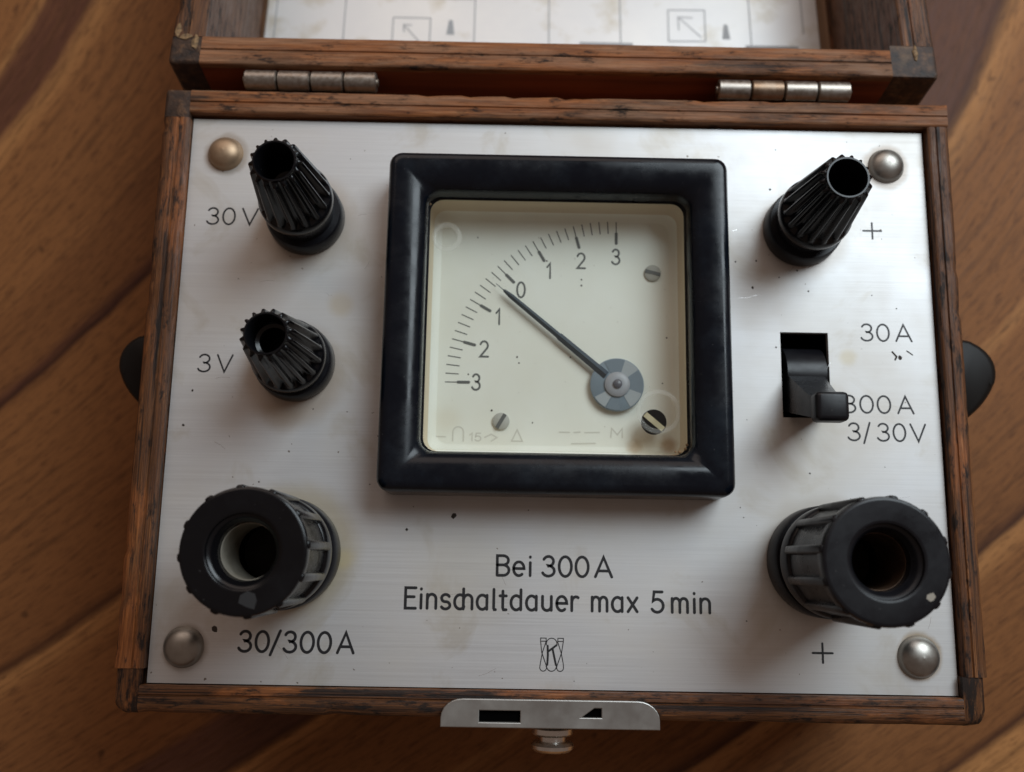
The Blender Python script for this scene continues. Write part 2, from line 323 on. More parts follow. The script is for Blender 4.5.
# ---- stroke lettering
def arc(cx, cy, rx, ry, a0, a1, n=14):
    return [(cx+rx*math.cos(math.radians(a0+(a1-a0)*i/n)), cy+ry*math.sin(math.radians(a0+(a1-a0)*i/n))) for i in range(n+1)]
G = {
 '0': (0.66, [arc(.33, .5, .29, .5, 90, 450, 32)]), '1': (0.40, [[(.06, .74), (.28, 1), (.28, 0)]]),
 '2': (0.62, [arc(.30, .72, .26, .28, 165, -35)+[(.04, 0), (.60, 0)]]),
 '3': (0.64, [arc(.31, .755, .235, .245, 160, -90)+arc(.30, .265, .285, .265, 90, -160)]),
 '5': (0.62, [[(.53, 1), (.14, 1), (.09, .56)]+arc(.28, .32, .29, .32, 125, -150)]),
 '/': (0.50, [[(.02, -.16), (.46, 1.05)]]), 'A': (0.76, [[(.02, 0), (.38, 1), (.74, 0)], [(.14, .31), (.62, .31)]]),
 'V': (0.72, [[(.02, 1), (.36, 0), (.70, 1)]]),
 'B': (0.66, [[(.06, 0), (.06, 1), (.32, 1)]+arc(.34, .765, .25, .235, 90, -90)+[(.06, .53)], [(.32, .53)]+arc(.35, .265, .27, .265, 90, -90)+[(.06, 0)]]),
 'E': (0.60, [[(.58, 1), (.06, 1), (.06, 0), (.58, 0)], [(.06, .56), (.50, .56)]]),
 'e': (0.60, [[(.05, .36), (.55, .36)]+arc(.30, .35, .25, .35, 5, 310, 22)]),
 'i': (0.22, [[(.11, 0), (.11, .68)], [(.11, .93), (.11, .97)]]), 'l': (0.24, [[(.10, 1), (.10, .08), (.13, 0), (.2, 0)]]),
 'n': (0.58, [[(.07, 0), (.07, .70)], [(.07, .45)]+arc(.29, .46, .21, .24, 165, 0)+[(.50, 0)]]),
 'm': (0.90, [[(.07, 0), (.07, .70)], [(.07, .45)]+arc(.26, .48, .18, .22, 165, 0)+[(.44, 0)], [(.44, .45)]+arc(.63, .48, .18, .22, 165, 0)+[(.81, 0)]]),
 's': (0.54, [arc(.27, .52, .20, .18, 25, 250)+arc(.27, .17, .22, .18, 70, -155)]),
 'c': (0.42, [arc(.32, .35, .27, .35, 40, 320, 20)]), 'h': (0.58, [[(.07, 0), (.07, 1)], [(.07, .45)]+arc(.29, .46, .21, .24, 165, 0)+[(.50, 0)]]),
 'a': (0.64, [arc(.30, .35, .26, .35, 50, 310, 22), [(.53, .70), (.53, 0)]]), 'd': (0.64, [arc(.30, .35, .26, .35, 50, 310, 22), [(.53, 1), (.53, 0)]]),
 't': (0.42, [[(.18, .92), (.18, .10), (.22, 0), (.36, 0)], [(.03, .68), (.36, .68)]]),
 'u': (0.60, [[(.07, .70)]+arc(.29, .24, .22, .24, 180, 345)+[(.51, .26)], [(.51, .70), (.51, 0)]]),
 'r': (0.44, [[(.07, 0), (.07, .70)], [(.07, .42)]+arc(.28, .44, .20, .25, 160, 55)]),
 'x': (0.56, [[(.05, .70), (.51, 0)], [(.51, .70), (.05, 0)]]), '+': (0.9, [[(.0, .5), (.9, .5)], [(.45, .05), (.45, .95)]]),
 ' ': (0.34, []),
}
def ribbon(pts, wd, z, cap=True):
    P = [Vector(p) for p in pts]; h = wd/2; V, F = [], []
    P = [p for i, p in enumerate(P) if i == 0 or (p-P[i-1]).length > 1e-5]
    closed = len(P) > 3 and (P[0]-P[-1]).length < 1e-4
    if closed: P = P[:-1]
    n = len(P); L, R = [], []
    for i in range(n):
        a = P[i-1] if (i > 0 or closed) else None; b = P[(i+1) % n] if (i < n-1 or closed) else None
        d1 = (P[i]-a).normalized() if a is not None else None; d2 = (b-P[i]).normalized() if b is not None else None
        if d1 is None: d1 = d2
        if d2 is None: d2 = d1
        n1 = Vector((-d1.y, d1.x)); n2 = Vector((-d2.y, d2.x)); m = n1+n2
        m = n1 if m.length < 1e-6 else m.normalized(); k = h/max(0.45, m.dot(n1))
        L.append(P[i]+m*k); R.append(P[i]-m*k)
    if not closed and cap:      # rounded ends
        d = (P[0]-P[1]).normalized(); L.insert(0, P[0]+d*h*.8+(L[0]-P[0])*.55); R.insert(0, P[0]+d*h*.8+(R[0]-P[0])*.55)
        d = (P[-1]-P[-2]).normalized(); l, r = L[-1], R[-1]; L.append(P[-1]+d*h*.8+(l-P[-1])*.55); R.append(P[-1]+d*h*.8+(r-P[-1])*.55)
    n = len(L)
    V = [(p.x, p.y, z) for p in L]+[(p.x, p.y, z) for p in R]
    for i in range(n if closed else n-1): j = (i+1) % n; F.append((i, n+i, n+j, j))
    return V, F
def text_mesh(s, x0, x1, y, h, wd, z, gap=0.13):
    W = 0; items = []
    for i, ch in enumerate(s):
        gw, st = G[ch]; items.append((W, st)); W += gw+(0 if ch == 'c' else gap)
    W -= gap; k = (x1-x0)/W; parts = []; q = 0
    for ox, st in items:
        for poly in st:
            parts.append(ribbon([(x0+(ox+px)*k, y+py*h) for px, py in poly], wd, z+0.003*(q % 5))); q += 1
    return join(*parts)
def lines_mesh(polys, wd, z):
    return join(*[ribbon(p, wd, z+0.003*(i % 6)) for i, p in enumerate(polys)])

# ------------------------------------------------------------------ the table
TZ = -72.0
t = obj_bm('table_top', box_bm(-600, 600, -500, 600, TZ-25, TZ-0.05, 2), M['table']); t['kind'] = 'structure'
t['label'] = 'brown varnished wooden table top with dark diagonal grain'

# ------------------------------------------------------------------ the instrument
inst = bpy.data.objects.new('measuring_instrument', None); COL.objects.link(inst)
inst.location = (0, 0, TZ*MM); inst.empty_display_size = 0.05
inst['label'] = 'old wooden cased electrical measuring instrument, lid open, with metal panel and square black meter'
inst['category'] = 'measuring instrument'
bpy.context.view_layer.update()
def under(o):      # parts of the instrument are modelled from the panel's surface: lift them back to it
    o.parent = inst; o.location.z -= TZ*MM; return o

# ---- case
X0, X1, Y0, Y1 = -100.7, 99.3, -75.8, 76.3; RZ = 2.6; TH = 6.2
case = under(obj_bm('case', box_bm(X0+1, X1-1, Y0+1, Y1-1, TZ, TZ+6, 0.5), M['wx']))
wood_board('board', M['wyo'], case, X0, X0+7.2, -66.0, 68.6, TZ+0.5, RZ, 2.1, 0.32, 'y', 'left side board, scuffed orange brown', -1)
wood_board('board', M['wy'], case, 93.9, X1+.2, -65.0, 69.95, TZ+0.5, RZ, 1.5, 0.3, 'y')
wood_board('board', M['wxl'], case, X0+7.0, X1-.1, Y1-TH, Y1, TZ+0.5, RZ, 0.9, 0.35, 'x', None, 1, .45)
wood_board('board', M['wx'], case, X0+6.6, X1-6.0, Y0, Y0+TH, TZ+0.5, RZ, 1.9, 0.32, 'x', None, -1)
def corner(x0, x1, y0, y1, sx, sy, rad, ztop, parent, zbot, bev=0.9, mat='end'):
    # block at a corner: only its outer vertical edge and outer top edges are worn round
    cx, cy = (x0+x1)/2, (y0+y1)/2; hx, hy = (x1-x0)/2, (y1-y0)/2
    def outline(ins):
        hx2, hy2 = hx-ins/2, hy-ins/2; ox, oy = -sx*ins/2, -sy*ins/2
        p = [(-sx*hx2, -sy*hy2), (sx*hx2, -sy*hy2)]
        p += [(sx*(hx2-rad)+sx*rad*math.cos(math.radians(d)), sy*(hy2-rad)+sy*rad*math.sin(math.radians(d))) for d in range(0, 91, 15)]
        p += [(-sx*hx2, sy*hy2)]
        return [(a+ox, b+oy) for a, b in p]
    L = [[(a, b, z) for a, b in outline(ins)] for ins, z in ((0, zbot), (0, ztop-bev), (bev*.3, ztop-bev*.35), (bev, ztop))]
    V, F = sweep(L, True, True)
    V = [(a+random.uniform(-.1, .1), b+random.uniform(-.1, .1), c+random.uniform(-.12, .12)) for a, b, c in V]
    return obj('corner_joint', V, F, M[mat], parent, 45, None, (cx, cy, 0))
corner(X0+.5, X0+6.95, 68.65, Y1, -1, 1, 1.0, RZ-.1, case, TZ+.5)
corner(X0+.9, X0+6.55, Y0, -66.05, -1, -1, 3.4, RZ-.25, case, TZ+.5, 1.3, 'wcorner'); corner(X1-5.95, X1-.7, Y0+.1, -65.05, 1, -1, 3.2, RZ-.25, case, TZ+.5, 1.3, 'wcorner')
# dark liner just under the panel's edge: the shadow gap round the panel
def frame_ring(hx0, hx1, hy0, hy1, ix0, ix1, iy0, iy1, z0, z1):
    o = [(hx0, hy0), (hx1, hy0), (hx1, hy1), (hx0, hy1)]; i = [(ix0, iy0), (ix1, iy0), (ix1, iy1), (ix0, iy1)]
    L = [[(x, y, z0) for x, y in o], [(x, y, z1) for x, y in o], [(x, y, z1) for x, y in i], [(x, y, z0) for x, y in i], [(x, y, z0) for x, y in o]]
    return sweep(L)
obj('panel_ledge', *frame_ring(-93.4, 93.8, -69.5, 70.0, -90, 90, -66, 66, -7, -1.7), M['recess_shade'], case)

# ---- front panel with openings for the meter and for the switch
MC = (-0.45, 15.35)           # meter centre
PX = [-93.3, -34.0, 33.0, 55.1, 66.9, 93.3]; PY = [-69.4, -17.6, -5.2, 16.1, 48.0, 69.3]
def is_hole(i, j):
    xm, ym = (PX[i]+PX[i+1])/2, (PY[j]+PY[j+1])/2
    return (-34 < xm < 33 and -17.6 < ym < 48) or (55.1 < xm < 66.9 and -5.2 < ym < 16.1)
bm = bmesh.new(); gv = {}
def gvert(x, y, z):
    k = (round(x, 3), round(y, 3), round(z, 3))
    if k not in gv: gv[k] = bm.verts.new(k)
    return gv[k]
for i in range(5):
    for j in range(5):
        if is_hole(i, j): continue
        for z in (0, -1.5): bm.faces.new([gvert(PX[a], PY[b], z) for a, b in ((i, j), (i+1, j), (i+1, j+1), (i, j+1))])
        for (a, b), (c, d), (p, q) in (((i, j), (i+1, j), (i, j-1)), ((i, j+1), (i+1, j+1), (i, j+1)), ((i, j), (i, j+1), (i-1, j)), ((i+1, j), (i+1, j+1), (i+1, j))):
            if p < 0 or q < 0 or p > 4 or q > 4 or is_hole(p, q):
                bm.faces.new([gvert(PX[a], PY[b], 0), gvert(PX[c], PY[d], 0), gvert(PX[c], PY[d], -1.5), gvert(PX[a], PY[b], -1.5)])
panel = under(obj_bm('front_panel', bm, M['plate'], None, None, 'brushed aluminium front panel with black lettering'))

for x, y, r in ((-84.5, 59.9, 4.25), (83.7, 60.1, 4.35), (84.6, -60.9, 4.7), (-85.5, -61.3, 4.5)):
    pr = [(r+.25, 0.05), (r, 0.35)]+[(r*math.cos(a), 0.35+2.9*math.sin(a)) for a in [math.radians(d) for d in range(8, 90, 9)]]+[(0.02, 3.26)]
    obj('dome_screw', *lathe(pr, 40), M['dome_warm_reflection'] if (x < 0 and y > 0) else M['dome'], panel, 40, None, (x, y, 0))  # upper-left dome: a warm brownish reflection put into its metal colour

LET = [('30 V', 41.2, 4.25, .46, [(-88.1, -80.8), (-79.25, -75.2)]), ('3 V', 3.5, 4.25, .44, [(-87.45, -84.1), (-82.8, -78.9)]), ('30 A', 14.3, 4.2, .46, [(75.0, 82.25), (83.65, 87.7)]),
       ('300 A', -3.7, 4.2, .46, [(69.7, 81.6), (83.1, 87.1)]), ('3 / 30 V', -10.5, 4.2, .46, [(70.6, 73.85), (74.45, 76.25), (77.75, 84.85), (85.85, 89.7)]),
       ('30 / 300 A', -62.1, 4.55, .66, [(-73.0, -65.8), (-65.6, -63.2), (-62.6, -51.45), (-50.15, -46.25)]), ('Bei 300 A', -43.9, 4.55, .66, [(-13.8, -5.2), (-3.0, 8.1), (9.45, 13.55)]),
       ('Einschaltdauer max 5 min', -51.75, 4.65, .68, [(-35.05, 5.8), (8.5, 19.6), (22.65, 25.7), (27.2, 36.7)]), ('+', -62.8, 4.9, .50, [(60.0, 64.7)]), ('+', 40.4, 4.7, .46, [(77.0, 81.6)])]
for s, y, h, wd, spans in LET:
    parts = [text_mesh(wrd, a, b, y, h, wd, 0.03, 0.13) for wrd, (a, b) in zip(s.split(), spans)]
    obj('lettering', *join(*parts), M['ink'], panel, None, 'printed lettering '+s.replace(' / ', '/') if s != '+' else 'printed plus sign')
# maker's emblem: a K between two crossed loops
def emb(px, py): return (-3.25+px*(5.7/400), -58.0-py*(7.6/540))
E = [[emb(10, 0), emb(100, 0), emb(100, 50), emb(10, 50), emb(10, 0)], [emb(290, 0), emb(380, 0), emb(380, 50), emb(290, 50), emb(290, 0)],
     [emb(10, 50), emb(30, 230), emb(110, 450)]+[emb(110-55+55*math.cos(a), 470+55*math.sin(a)) for a in [math.radians(d) for d in range(0, 181, 20)]]+[emb(10, 400), emb(40, 230), emb(100, 50)],
     [emb(380, 50), emb(352, 230), emb(275, 450)]+[emb(275+55-55*math.cos(a), 470+55*math.sin(a)) for a in [math.radians(d) for d in range(0, 181, 20)]]+[emb(380, 400), emb(345, 230), emb(285, 50)],
     [emb(100, 110)]+[emb(190-85*math.cos(math.radians(d)), 85-85*math.sin(math.radians(d))) for d in range(0, 181, 15)]+[emb(280, 110)],
     [emb(100, 450)]+[emb(190-80*math.cos(math.radians(d)), 440+85*math.sin(math.radians(d))) for d in range(0, 181, 15)]+[emb(280, 450)]]
v1 = lines_mesh(E, 0.20, 0.03)
v2 = lines_mesh([[emb(125, 120), emb(130, 270), emb(122, 425)], [emb(130, 215), emb(270, 110)], [emb(205, 170), emb(262, 425)]], 0.46, 0.05)
obj('emblem', *join(v1, v2), M['ink'], panel, None, "maker's emblem, a K between crossed loops")
# specks of dirt and chips on the panel
def blob(x, y, r, z=0.02):
    n = 7; return ([(x+r*random.uniform(.7, 1.3)*math.cos(2*PI*i/n), y+r*random.uniform(.7, 1.3)*math.sin(2*PI*i/n), z) for i in range(n)], [tuple(range(n))])
sp = [blob(-78.6, -57.2, .75), blob(84.5, 10.2, .55), blob(-24, -30.2, .7)]
for _ in range(95):
    x, y = random.uniform(-92, 92), random.uniform(-68, 68)
    if -42 < x < 41 and -26 < y < 57: continue
    if (-76 < x < 40 and -66 < y < -36) or (68 < x < 91 and -14 < y < 21) or (-90 < x < -74 and (0 < y < 10 or 38 < y < 48)): continue
    sp.append(blob(x, y, random.choice((.12, .15, .18, .25, .32)), 0.02))
sp.append(ribbon([(82.6, 11.6), (83.6, 10.4), (83.2, 9.6)], .45, .025)); sp.append(ribbon([(86.2, 11.9), (87.6, 10.9)], .3, .025))
o = obj('dirt_specks', *join(*sp), M['dirt'], panel); o['kind'] = 'stuff'

sl = []
for _ in range(34):
    x, y = random.uniform(-90, 90), random.uniform(-67, 67)
    if -44 < x < 43 and -27 < y < 58: continue
    a = random.choice((.1, .6, 1.0, 2.2, 2.6, 3.0))+random.uniform(-.3, .3); l = random.uniform(1, 5)
    sl.append([(x, y), (x+l*.5*math.cos(a), y+l*.5*math.sin(a)), (x+l*math.cos(a+.12), y+l*math.sin(a+.12))])
o = obj('scratches', *lines_mesh(sl, .045, 0.012), M['scratch'], panel); o['kind'] = 'stuff'
# ---- the meter
def rl(off, z, r, n=5): return [(x, y, z) for x, y in rrect(40.9-off, 40.9-off, r, n, (0, 0))]
prof = [(0, 0.1, 3.0), (0, 9.0, 3.0), (0.1, 11.2, 3.0), (0.6, 12.4, 2.6), (1.3, 12.95, 2.2), (2.4, 13.05, 1.2), (4.4, 12.98, 0.5), (6.0, 12.75, 0.5), (7.3, 12.3, 1.0), (8.3, 11.6, 2.2), (8.95, 10.8, 3.0), (9.3, 10.0, 3.2), (9.45, 9.0, 3.2), (9.5, 6.2, 3.2), (9.9, 6.2, 3.2)]
meter = under(obj('meter', *sweep([rl(*p) for p in prof]), M['bezel'], None, 35, 'square black moulded meter frame', (MC[0], MC[1], 0)))
# pan (inner walls) with rounded floor edge, then dial plate
IC = (0.1, 0.6)
DZ = -3.0
def il(h, z, r): return [(x, y, z) for x, y in rrect(h, h, r, 5, IC)]
pan = [il(31.6, 6.0, 3), il(31.5, 1.0, 3), il(31.3, -0.6, 3), il(30.7, -1.9, 3), il(29.8, -2.7, 3), il(28.6, -3.0, 3)]
pw = obj('pan', *sweep(pan), [M['pan'], M['dial']], meter, 60)
for f in pw.data.polygons:
    if f.center.z < -2.0*MM: f.material_index = 1
obj('dial', *prism(rrect(28.9, 28.9, 3, 5, IC), DZ-1, DZ+0.04), M['dial'], meter)
dz = DZ+0.07
def dl(x, y): return (x-MC[0], y-MC[1])
pc = dl(15.1, 2.6)
ticks, majors = [], []
for i in range(31):
    a = math.radians(180-3*i); c, s = math.cos(a), math.sin(a)
    maj = i % 5 == 0
    r0, r1 = 42.3, 39.2
    ticks.append([(pc[0]+r0*c, pc[1]+r0*s), (pc[0]+r1*c, pc[1]+r1*s)])
    if maj: majors.append([(pc[0]+39.2*c, pc[1]+39.2*s), (pc[0]+36.5*c, pc[1]+36.5*s)])
obj('scale_marks', *join(lines_mesh(ticks, .26, dz), lines_mesh(majors, .75, dz+.03)), M['dial_ink'], meter)
for ch, x, y in (('1', -14.5, 19.4), ('2', -17.8, 11.1), ('3', -19.6, 2.7), ('0', -8.9, 26.5), ('1', -1.9, 31.6), ('2', 6.2, 34.4), ('3', 15.0, 35.6)):
    q = dl(x, y); wdt = 1.35 if ch == '1' else 2.2
    obj('numeral', *text_mesh(ch, q[0]-wdt/2, q[0]+wdt/2, q[1]-1.95, 3.9, .50, dz), M['dial_ink'], meter, None, 'scale numeral '+ch)
# faded symbols along the dial's lower edge
sy = lambda x, y: dl(x, y)
FS = [[sy(-29.3, -11), sy(-26.8, -11)], [sy(-25.0, -12)]+[sy(-23.7+1.3*math.cos(math.radians(d)), -9.8+1.3*math.sin(math.radians(d))) for d in range(180, -1, -20)]+[sy(-22.4, -12)],
      [sy(-17.2, -11), sy(-15.6, -10.2), sy(-14.2, -11), sy(-15.6, -11.9)], [sy(-10.6, -11.8), sy(-9.3, -9), sy(-8.0, -11.8), sy(-10.6, -11.8)],
      [sy(1, -9.4), sy(3.5, -9.4)], [sy(4.6, -9.4), sy(6.1, -9.3)], [sy(7.2, -9.4), sy(10.8, -9.3)], [sy(4, -12.2), sy(9.8, -12)], [sy(13.6, -10.5), sy(13.8, -8.2), sy(15.2, -9.8), sy(16.4, -8.2), sy(16.4, -10.5)]]
fv = join(lines_mesh(FS, .34, dz), text_mesh('15', sy(-21, 0)[0], sy(-18, 0)[0], sy(0, -11.9)[1], 1.9, .32, dz))
obj('dial_symbols', *fv, M['faint'], meter)
ds = [blob(*dl(x, y), r, dz+.02) for x, y, r in ((-2.5, 34.2, .2), (6.3, 29.4, .22), (6.3, 27.9, .25), (-9.6, 9.2, .25), (-9.1, 7.7, .2), (-21.6, 4.6, .2), (-15.6, -4.3, .3), (3.6, 9.4, .2), (-5.6, -7.2, .2), (27.6, 14.8, .25), (26.4, 3.2, .2), (-20, 40, .2))]
o = obj('dust_specks', *join(*ds), M['dirt'], meter); o['kind'] = 'stuff'
# needle and hub
NZ = -1.2; tip = Vector(dl(-13.4, 26.0)); hb = Vector(dl(15.0, 2.4)); d = (tip-hb).normalized(); nn = Vector((-d.y, d.x)); Ln = (tip-hb).length
V, F = [], []
for s, h, rz in ((3.5, 1.05, 0.9), (Ln*0.5, 0.92, 0.8), (Ln*0.51, 0.76, 0.7), (Ln*0.93, 0.66, 0.6), (Ln*0.985, 0.40, 0.4), (Ln, 0.1, 0.12), (Ln+2.3, 0.09, 0.1)):
    c = hb+d*s
    for k, zz in ((-1, 0), (0, rz), (1, 0)): V.append((c.x+nn.x*h*k, c.y+nn.y*h*k, NZ+zz))
for k in range(6):
    b = k*3; F += [(b, b+3, b+4, b+1), (b+1, b+4, b+5, b+2), (b+2, b+5, b+3, b)]
F += [(0, 1, 2), (18, 20, 19)]
obj('needle', V, F, M['needle'], meter, 20, 'slim dark pointer resting a little left of zero')
obj('hub_disc', *lathe([(6.4, -1.9), (6.6, -1.8), (6.6, -1.35), (6.4, -1.2)], 48, hb), M['hub'], meter, 40)
for a0, a1, hm in ((36, 72, 'hub_pale'), (72, 120, 'hub_dark'), (-20, 36, 'hub_dark'), (-60, -20, 'hub_pale'), (-116, -84, 'hub_dark'), (-150, -116, 'hub_pale')):
    pts = [(hb.x+r*math.cos(math.radians(a)), hb.y+r*math.sin(math.radians(a))) for r, rng in ((6.35, range(a0, a1+1, 4)), (3.2, range(a1, a0-1, -4))) for a in rng]
    obj('hub_segment', *prism(pts, -1.18, -1.1), M[hm], meter)
obj('hub_boss', *lathe([(3.1, -1.17), (3.1, -.7), (2.7, -.4), (1.5, -.3), (0.02, -.3)], 32, hb), M['hub_boss'], meter, 40)
obj('hub_pin', *lathe([(1.1, -.28), (1.1, .1), (.7, .4), (.02, .45)], 24, hb), M['hub_dot'], meter, 40)
# dial screws
def slot_screw(name, x, y, r, z, ang, mat, slotmat, h=0.7):
    q = dl(x, y); o = obj(name, *lathe([(r, z), (r, z+h*.7), (r*.85, z+h), (0.02, z+h+.1)], 28), mat, meter, 40, None, (q[0], q[1], 0))
    c, s = math.cos(math.radians(ang)), math.sin(math.radians(ang)); hw = .22*r
    return q, [(q[0]+c*a*r*.93-s*b*hw, q[1]+s*a*r*.93+c*b*hw) for a, b in ((-1, -1), (1, -1), (1, 1), (-1, 1))]
for x, y, ang in ((24.2, 31.4, -14), (-13.3, -7.0, 60)):
    q, p4 = slot_screw('dial_screw', x, y, 2.1, DZ+.05, ang, M['grey_screw'], None)
    obj('screw_slot', *prism(p4, DZ+.72, DZ+.9), M['dial_ink'], meter)
q, p4 = slot_screw('zero_adjuster', 23.4, -7.2, 3.05, 1.6, -40, M['black'], None)
obj('adjuster_slot', *prism(p4, 2.25, 2.5), M['brass'], meter)
# clear ring bosses moulded into the cover glass
def ring(name, x, y, R, r, z, dome=False):
    q = dl(x, y); pr = [(R+r*math.cos(a), z+r*.8*math.sin(a)) for a in [2*PI*i/14 for i in range(14)]]
    V, F = lathe(pr, 40, q, True); return obj(name, V, F, M['clear'], meter, 60)
tc = NT('clear_moulding'); tc.set(Base_Color=(0.9, 0.9, 0.86), Roughness=0.08, Alpha=0.10, Specular_IOR_Level=0.8); M['clear'] = tc.m
ring('glass_ring', -27.3, 36.9, 3.1, .65, 5.9); ring('glass_ring', 24.2, -5.0, 4.8, .6, 4.4)
obj('glass', *prism(rrect(31.3, 31.3, 3, 5, IC), 6.7, 7.3), M['glass'], meter, None, 'clear cover glass with smears')
# crumbs of old sealing compound at the glass edge
cr = []
for x, y in [(-31.0, 46), (-30.2, 47.0), (-29.1, 47.2), (-31.3, 44.8), (29.8, -14.2), (28.6, -14.9), (30.4, -13.2), (27.4, -15.0), (-24, 47.3), (24, 47.4)]:
    qx, qy = dl(x, y); cr.append(lathe([(.02, 7.3), (.42*random.uniform(.6, 1.2), 7.4), (.25, 7.6), (.02, 7.7)], 5, (qx+random.uniform(-.3, .3), qy+random.uniform(-.2, .2))))
o = obj('sealant_crumbs', *join(*cr), M['raw'], meter); o['kind'] = 'stuff'

# ---- binding posts
def ribbed(z0, z1, r0v, r1v, r0r, r1r, nrib, steps=6):
    """fluted cone: valleys r*v, rib crests r*r"""
    loops = []; sub = 10
    for k in range(steps+1):
        f = k/steps; z = z0+(z1-z0)*f; rv = r0v+(r1v-r0v)*f; rr = r0r+(r1r-r0r)*f; L = []
        for i in range(nrib*sub):
            a = 2*PI*i/(nrib*sub); ph = (i % sub)/sub
            wv = [1, .93, .6, .16, 0, 0, 0, .16, .6, .93][i % sub]
            r = rv+(rr-rv)*wv; L.append((r*math.cos(a), r*math.sin(a), z))
        loops.append(L)
    return loops
def circ(r, z, n): return [(r*math.cos(2*PI*i/n), r*math.sin(2*PI*i/n), z) for i in range(n)]
def binding_post(x, y, lift, rot, label):
    base = obj('binding_post', *lathe([(9.5, 0.05), (9.6, .5), (9.4, 4.6), (9.0, 5.2), (7.6, 5.3), (7.6, 5.4+lift+1), (0.02, 5.5+lift+1)], 56), M['knob2'], None, 40, label, (x, y, 0)); under(base)
    n = 16*10; z = 5.0+lift+.4
    L = [circ(7.7, z, n), circ(8.5, z+.1, n), circ(8.8, z+.7, n), circ(8.75, z+2.7, n), circ(8.45, z+3.4, n)]
    L += ribbed(z+3.5, z+4.1, 8.36, 7.75, 8.4, 8.35, 16, 1)+ribbed(z+4.8, z+22.3, 7.0, 4.75, 8.3, 5.9, 16, 6)
    L += ribbed(z+22.5, z+22.95, 4.75, 4.75, 5.8, 5.3, 16, 1)+[circ(4.75, z+23.0, n), circ(4.75, z+23.5, n), circ(4.65, z+23.65, n), circ(4.3, z+23.65, n), circ(4.1, z+23.35, n), circ(3.95, z+(16.5 if lift < 3 else 9), n), circ(3.1, z+(16.2 if lift < 3 else 8.7), n), circ(2.9, z+6, n)]
    V, F = sweep(L, True, True); g = obj('ribbed_grip', V, F, M['knob'], base, 55); g.rotation_euler = (0, 0, rot)
    obj('metal_socket', *lathe([(2.95, z+6.2), (2.8, z+8.3), (2.4, z+8.3), (2.3, z+7), (.02, z+6.9)], 32), M['recess_shade'], base, 40)
    return base
binding_post(-62.9, 43.0, 6.2, .05, 'ribbed black binding post at the 30 V mark')
binding_post(-63.5, 6.0, 1.6, .2, 'ribbed black binding post at the 3 V mark, screwed down')
binding_post(61.2, 42.5, 4.6, .12, 'ribbed black binding post by the upper plus sign')

# ---- heavy current terminals
def terminal(x, y, rot, label, H):
    base = under(obj('heavy_terminal', *lathe([(12.6, .05), (12.9, .4), (12.9, 6.9), (12.4, 7.5), (10.6, 7.6), (10.6, 9.9), (.02, 9.9)], 64), M['knob2'], None, 40, label, (x, y, 0)))
    n = 72
    pr = [(9.9, 9.8), (12.0, 9.8), (12.6, 10.3), (12.65, 14.8), (12.3, 15.4), (11.9, 15.6), (11.8, H-5.0), (12.2, H-4.4), (12.55, H-3.8), (12.7, H-.8), (12.5, H-.25), (12.0, H), (11.85, H+.005), (8.05, H+.005), (7.9, H), (7.5, H-.2), (7.35, H-.9), (6.9, H-1.1), (6.5, H-1.5), (6.2, H-2.6), (5.9, H-3.0), (5.8, 14.5), (.02, 14.4)]
    V, F = lathe(pr, n); g = obj('grip', V, F, M['knob2'] if x > 0 else M['knob'], base, 35); g.rotation_euler = (0, 0, rot)
    for k in range(12):
        a = 2*PI*k/12+rot; c, s = math.cos(a), math.sin(a)
        b = box_bm(10.2, 13.15, -.95, .95, 14.8, H-.5, .6, 3)
        bmesh.ops.rotate(b, verts=b.verts, matrix=Matrix.Rotation(a, 3, 'Z'))
        obj_bm('rib', b, M['knob2'] if x > 0 else M['knob'], base, 40)
    obj('metal_sleeve', *lathe([(5.77, H-5.0), (5.77, 20), (5.62, 20), (5.62, H-5.0)], 40, (0, 0), True), M['sleeve'] if x < 0 else M['dark_sleeve'], base, 40)  # right-hand sleeve is a darker brown than the left one
    obj('socket_floor', *lathe([(5.7, 14.6), (5.7, 15.2), (2.5, 16.5), (.02, 16.8)], 32), M['recess_shade'], base, 40)
    return base
T1 = terminal(-63.2, -39.6, .12, 'black heavy current terminal above the 30/300 A mark', 38.0)
T2 = terminal(62.8, -39.5, .34, 'black heavy current terminal above the lower plus sign', 39.5)
obj('paint_chip', *blob(8.1, -6.6, .85, 39.54), M['chip'], T2)
obj('scuff_mark', *blob(1.8, -9.4, 1.7, 38.04), M['scuff'], T1)

# ---- range switch
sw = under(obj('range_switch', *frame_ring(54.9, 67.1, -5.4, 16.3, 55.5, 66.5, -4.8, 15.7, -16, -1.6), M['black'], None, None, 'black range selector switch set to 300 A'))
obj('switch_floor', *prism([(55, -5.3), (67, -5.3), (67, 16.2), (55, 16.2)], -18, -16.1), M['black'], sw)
dr = [(5.6+7.4*math.cos(math.radians(d)), -5.6+7.4*math.sin(math.radians(d))) for d in range(0, 360, 12)]
obj('drum', *sweep([[(56.2, y, z) for y, z in dr], [(65.8, y, z) for y, z in dr]], True, True), M['lever'], sw, 40)
def quad(x0, x1, y0, y1, z0, z1): return [(x0, y0, z0), (x1, y0, z1), (x1, y1, z1), (x0, y1, z0)]
arm = [[(56.0, -3.0, -3), (65.6, -3.0, -3), (65.6, 7.2, -3), (56.0, 7.2, -3)], [(56.2, -4.4, 2), (65.2, -4.4, 2), (65.0, 4.6, 2), (56.3, 4.6, 2)], [(56.5, -7.4, 15.5), (63.4, -7.4, 15.5), (63.4, -2.4, 15.5), (56.5, -2.4, 15.5)], [(56.7, -8.0, 17.6), (63.1, -8.0, 17.6), (63.1, -2.8, 17.6), (56.7, -2.8, 17.6)]]
obj('lever', *sweep(arm, True, True), M['lever'], sw, 30)
